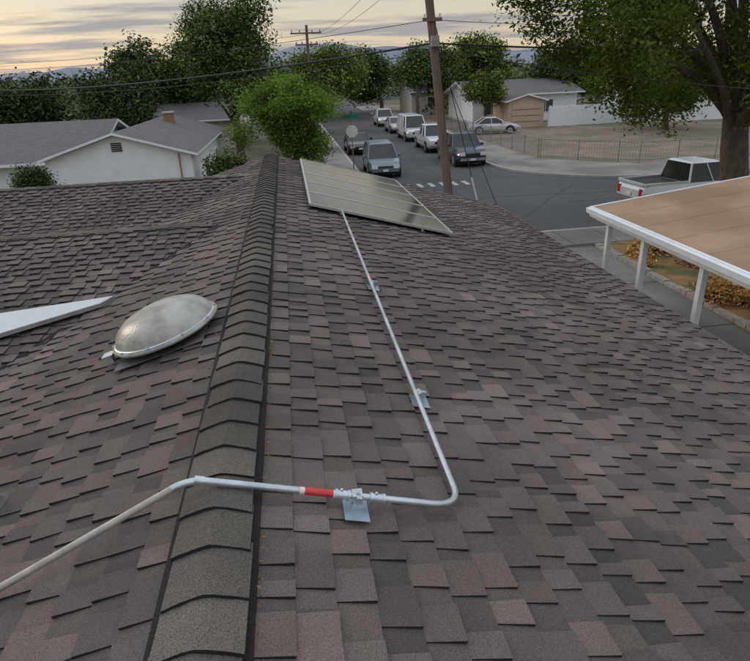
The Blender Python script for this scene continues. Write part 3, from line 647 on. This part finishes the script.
# ------------------------------------------------------------------ vehicles
def vehicle(name,kind,loc,rot,col):
    """x forward, origin ground centre"""
    P=paint(name+"_paint",col); e=empty(name,loc); e.rotation_euler[2]=rot; mb=MB()
    spec={'suv':(4.7,.94,.98,1.75),'sedan':(4.6,.89,.9,1.43),'pickup':(5.5,.97,1.08,1.85),'van':(5.2,.98,1.1,2.05)}[kind]
    Ln,w,zb,zt=spec; h=Ln/2
    hood={'suv':1.0,'sedan':.88,'pickup':1.12,'van':1.1}[kind]
    st=[(-h,.45,zb*.82,w*.86),(-h+.12,.34,zb*.97,w*.96),(-h+.6,.30,zb,w),(0,.28,zb,w),(h-1.35,.28,zb,w),(h-1.0,.28,hood-.0,w),(h-.35,.30,hood-.1,w*.95),(h-.08,.36,hood-.25,w*.88),(h,.42,hood-.4,w*.8)]
    if kind=='sedan': st[1]=(-h+.12,.34,zb*.92,w*.94)
    vs=[];n=8
    for x,z0,z1,ww in st:
        vs+=[(x,-ww*.88,z0),(x,-ww,z0+.15),(x,-ww,(z0+z1)/2+.1),(x,-ww*.93,z1),(x,ww*.93,z1),(x,ww,(z0+z1)/2+.1),(x,ww,z0+.15),(x,ww*.88,z0)]
    fs=[(i*n+j,i*n+(j+1)%n,(i+1)*n+(j+1)%n,(i+1)*n+j) for i in range(len(st)-1) for j in range(n)]
    mb.add(vs,fs,P); mb.add(vs[:n],[range(n)],P); mb.add(vs[-n:],[list(range(n))[::-1]],P)
    if kind=='suv': g=(-h+.08,h-1.35,-h+.45,h-2.15)
    elif kind=='sedan': g=(-h+.75,h-1.25,-h+1.5,h-2.1)
    elif kind=='pickup': g=(-.75,h-1.35,-.62,h-2.1)
    else: g=(-h+.05,h-.9,-h+.2,h-1.6)
    xb0,xb1,xt0,xt1=g; wb=w*.92; wt=w*.74
    b=[(xb0,-wb,zb-.01),(xb1,-wb,zb-.01),(xb1,wb,zb-.01),(xb0,wb,zb-.01)]; t=[(xt0,-wt,zt-.05),(xt1,-wt,zt-.05),(xt1,wt,zt-.05),(xt0,wt,zt-.05)]
    mb.add(b+t,[(0,1,5,4),(1,2,6,5),(2,3,7,6),(3,0,4,7)],'glass')
    tt=[(xt0+.1,-wt+.1,zt),(xt1-.12,-wt+.1,zt),(xt1-.12,wt-.1,zt),(xt0+.1,wt-.1,zt)]
    t2=[(xt0-.03,-wt-.02,zt-.06),(xt1+.03,-wt-.02,zt-.06),(xt1+.03,wt+.02,zt-.06),(xt0-.03,wt+.02,zt-.06)]
    mb.add(t2+tt,[(4,5,6,7),(0,1,5,4),(1,2,6,5),(2,3,7,6),(3,0,4,7)],P)
    for i in range(4): mb.tube([b[i],t[i]],.045,P,6)
    for fx in ((.5,) if kind in('sedan','pickup') else (.38,.72)):
        for sg in (-1,1):
            mb.tube([(xb0+(xb1-xb0)*fx,sg*(wb+.005),zb),(xt0+(xt1-xt0)*fx,sg*(wt+.005),zt-.05)],.035,P,6)
    if kind=='van':
        for sg in (-1,1): mb.add([(xb0+.05,sg*(wb+.012),zb+.01),(0,sg*(wb+.012),zb+.01),(0,sg*(wt+.015),zt-.06),(xt0,sg*(wt+.015),zt-.06)],[(0,1,2,3)],P)
    if kind=='pickup':
        mb.box(-h+.1,-.85,-w*.84,w*.84,zb+.002,zb+.012,'black'); 
        for sg in (-1,1): mb.box(-h+.05,-.78,sg*w*.9-.05,sg*w*.9+.05,zb+.001,zb+.09,P)
        mb.box(-h+.02,-h+.1,-w*.85,w*.85,zb+.001,zb+.09,P)
    wr=.34 if kind in('sedan',) else .38
    for wx in (-h+.95,h-.92):
        for sg in (-1,1):
            mb.tube([(wx,sg*(w-.25),wr),(wx,sg*(w+.006),wr)],wr+.07,'black',22,smooth=False)
            mb.tube([(wx,sg*(w-.22),wr),(wx,sg*(w+.02),wr)],wr,'tyre',22); mb.tube([(wx,sg*(w-.0),wr),(wx,sg*(w+.028),wr)],wr*.62,'rim',14)
            mb.tube([(wx,sg*(w-.0),wr),(wx,sg*(w+.034),wr)],wr*.18,'black',8)
    mb.box(h-.10,h+.012,-w*.45,w*.45,.62,hood-.3,'black'); mb.box(h-.12,h+.035,-w*.8,w*.8,.40,.56,P if kind!='pickup' else 'rim')
    for sg in (-1,1):
        mb.box(h-.2,h+.008,sg*w*.66-.16,sg*w*.66+.16,hood-.42,hood-.24,'lamp'); mb.box(-h-.012,-h+.1,sg*w*.74-.09,sg*w*.74+.09,zb*.6,zb*.88,'tail')
        mb.box(xb1-.45,xb1-.27,sg*(w+.1)-.09,sg*(w+.1)+.09,zb+.02,zb+.17,P)
    mb.box(-h-.03,-h+.1,-w*.85,w*.85,.42,.58,'rim' if kind=='pickup' else P)
    mb.box(h+.036,h+.045,-.16,.16,.42,.54,'label'); mb.box(-h-.042,-h-.031,-.16,.16,.62,.76,'label')
    mb.box(-h+.3,h-.3,-w*.8,w*.8,.2,.3,'black')
    mb.obj("body",e); return e
rd=math.radians
vehicle("suv",'suv',(5.35,36.0,.006),rd(-92),(.13,.19,.21))
vehicle("parked_car",'sedan',(5.2,47,.006),rd(-90),(.03,.03,.035))
vehicle("pickup_truck",'pickup',(11.0,38.6,.006),rd(-90),(.035,.05,.08))
vehicle("pickup_truck",'pickup',(10.9,46,.006),rd(-91),(.62,.64,.66))
vehicle("van",'van',(10.9,54,.006),rd(-90),(.58,.6,.61))
vehicle("parked_car",'sedan',(10.8,61.5,.006),rd(-89),(.42,.43,.44))
vehicle("suv",'suv',(10.9,70,.006),rd(-90),(.56,.56,.56))
vehicle("parked_car",'sedan',(18.2,53.5,.12),rd(-10),(.55,.55,.56))
vehicle("pickup_truck",'pickup',(16.2,22.6,.006),rd(4),(.66,.69,.72))
# ------------------------------------------------------------------ world & light
w=bpy.data.worlds.new("World"); SC.world=w; w.use_nodes=True; nt=w.node_tree; N=nt.nodes; L=nt.links; N.clear()
SE,SR=rd(7),rd(-50)
out=N.new("ShaderNodeOutputWorld"); bg=N.new("ShaderNodeBackground"); L.new(bg.outputs[0],out.inputs[0])
sky=N.new("ShaderNodeTexSky"); sky.sky_type='NISHITA'; sky.sun_disc=False; sky.sun_elevation=SE; sky.sun_rotation=SR; sky.dust_density=2.0
tc=N.new("ShaderNodeTexCoord"); sep=N.new("ShaderNodeSeparateXYZ"); L.new(tc.outputs["Generated"],sep.inputs[0])
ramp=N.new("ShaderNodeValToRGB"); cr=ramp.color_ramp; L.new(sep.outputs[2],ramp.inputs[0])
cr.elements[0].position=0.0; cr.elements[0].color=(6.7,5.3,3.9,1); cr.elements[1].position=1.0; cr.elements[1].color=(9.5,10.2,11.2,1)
for p_,c_ in ((.05,(6.4,5.5,4.3)),(.13,(5.5,5.5,4.9)),(.22,(5.4,5.6,5.6)),(.5,(8.2,8.8,9.5))):  # unseen upper sky made brighter to light the roof and walls
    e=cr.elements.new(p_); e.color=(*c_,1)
mx=N.new("ShaderNodeMixRGB"); mx.inputs[0].default_value=.25; L.new(ramp.outputs[0],mx.inputs[1]); L.new(sky.outputs[0],mx.inputs[2])
zz=N.new("ShaderNodeMath"); zz.operation='ADD'; zz.inputs[1].default_value=.06; L.new(sep.outputs[2],zz.inputs[0])
dv=N.new("ShaderNodeVectorMath"); dv.operation='DIVIDE'; L.new(tc.outputs["Generated"],dv.inputs[0])
cb=N.new("ShaderNodeCombineXYZ"); L.new(zz.outputs[0],cb.inputs[0]); L.new(zz.outputs[0],cb.inputs[1]); cb.inputs[2].default_value=1; L.new(cb.outputs[0],dv.inputs[1])
mp=N.new("ShaderNodeMapping"); mp.inputs["Scale"].default_value=(.34,.8,0); mp.inputs["Rotation"].default_value=(0,0,.35); mp.inputs["Location"].default_value=(1.3,.4,0); L.new(dv.outputs[0],mp.inputs[0])
cn=N.new("ShaderNodeTexNoise"); cn.inputs["Scale"].default_value=1.0; cn.inputs["Detail"].default_value=6; cn.inputs["Roughness"].default_value=.58; L.new(mp.outputs[0],cn.inputs["Vector"])
cr2=N.new("ShaderNodeValToRGB"); cr2.color_ramp.elements[0].position=.46; cr2.color_ramp.elements[1].position=.58; L.new(cn.outputs["Fac"],cr2.inputs[0])
cm=N.new("ShaderNodeMath"); cm.operation='MULTIPLY'; cm.inputs[1].default_value=.85; L.new(cr2.outputs[0],cm.inputs[0])
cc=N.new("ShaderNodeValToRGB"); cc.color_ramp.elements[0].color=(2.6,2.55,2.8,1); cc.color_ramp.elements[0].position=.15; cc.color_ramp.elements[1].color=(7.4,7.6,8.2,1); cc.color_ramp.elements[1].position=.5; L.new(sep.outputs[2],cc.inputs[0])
mc=N.new("ShaderNodeMixRGB"); L.new(cm.outputs[0],mc.inputs[0]); L.new(mx.outputs[0],mc.inputs[1]); L.new(cc.outputs[0],mc.inputs[2])
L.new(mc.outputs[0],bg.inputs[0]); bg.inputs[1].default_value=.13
sun=bpy.data.lights.new("sun",'SUN'); sun.energy=.6; sun.angle=rd(12); sun.color=(1,.86,.7)
so=bpy.data.objects.new("sun",sun); SC.collection.objects.link(so)
sd=Vector((math.sin(SR)*math.cos(rd(18)),math.cos(SR)*math.cos(rd(18)),math.sin(rd(18))))
so.rotation_euler=sd.to_track_quat('Z','Y').to_euler()
# ------------------------------------------------------------------ camera
th=rd(23.7); ps=rd(7.2); ro=rd(2.5)
f=Vector((math.sin(ps)*math.cos(th),math.cos(ps)*math.cos(th),-math.sin(th)))
r0=Vector((math.cos(ps),-math.sin(ps),0)); u0=r0.cross(f)
rr=r0*math.cos(ro)-u0*math.sin(ro); uu=u0*math.cos(ro)+r0*math.sin(ro)
cd=bpy.data.cameras.new("camera"); cam=bpy.data.objects.new("camera",cd); SC.collection.objects.link(cam)
cam.matrix_world=Matrix(((rr.x,uu.x,-f.x,0),(rr.y,uu.y,-f.y,0),(rr.z,uu.z,-f.z,CAMZ),(0,0,0,1)))
cd.sensor_width=36; cd.lens=588/750*36; cd.clip_end=12000; cd.clip_start=.05
SC.camera=cam
SC.view_settings.view_transform='Standard'; SC.view_settings.look='None'; SC.view_settings.exposure=0
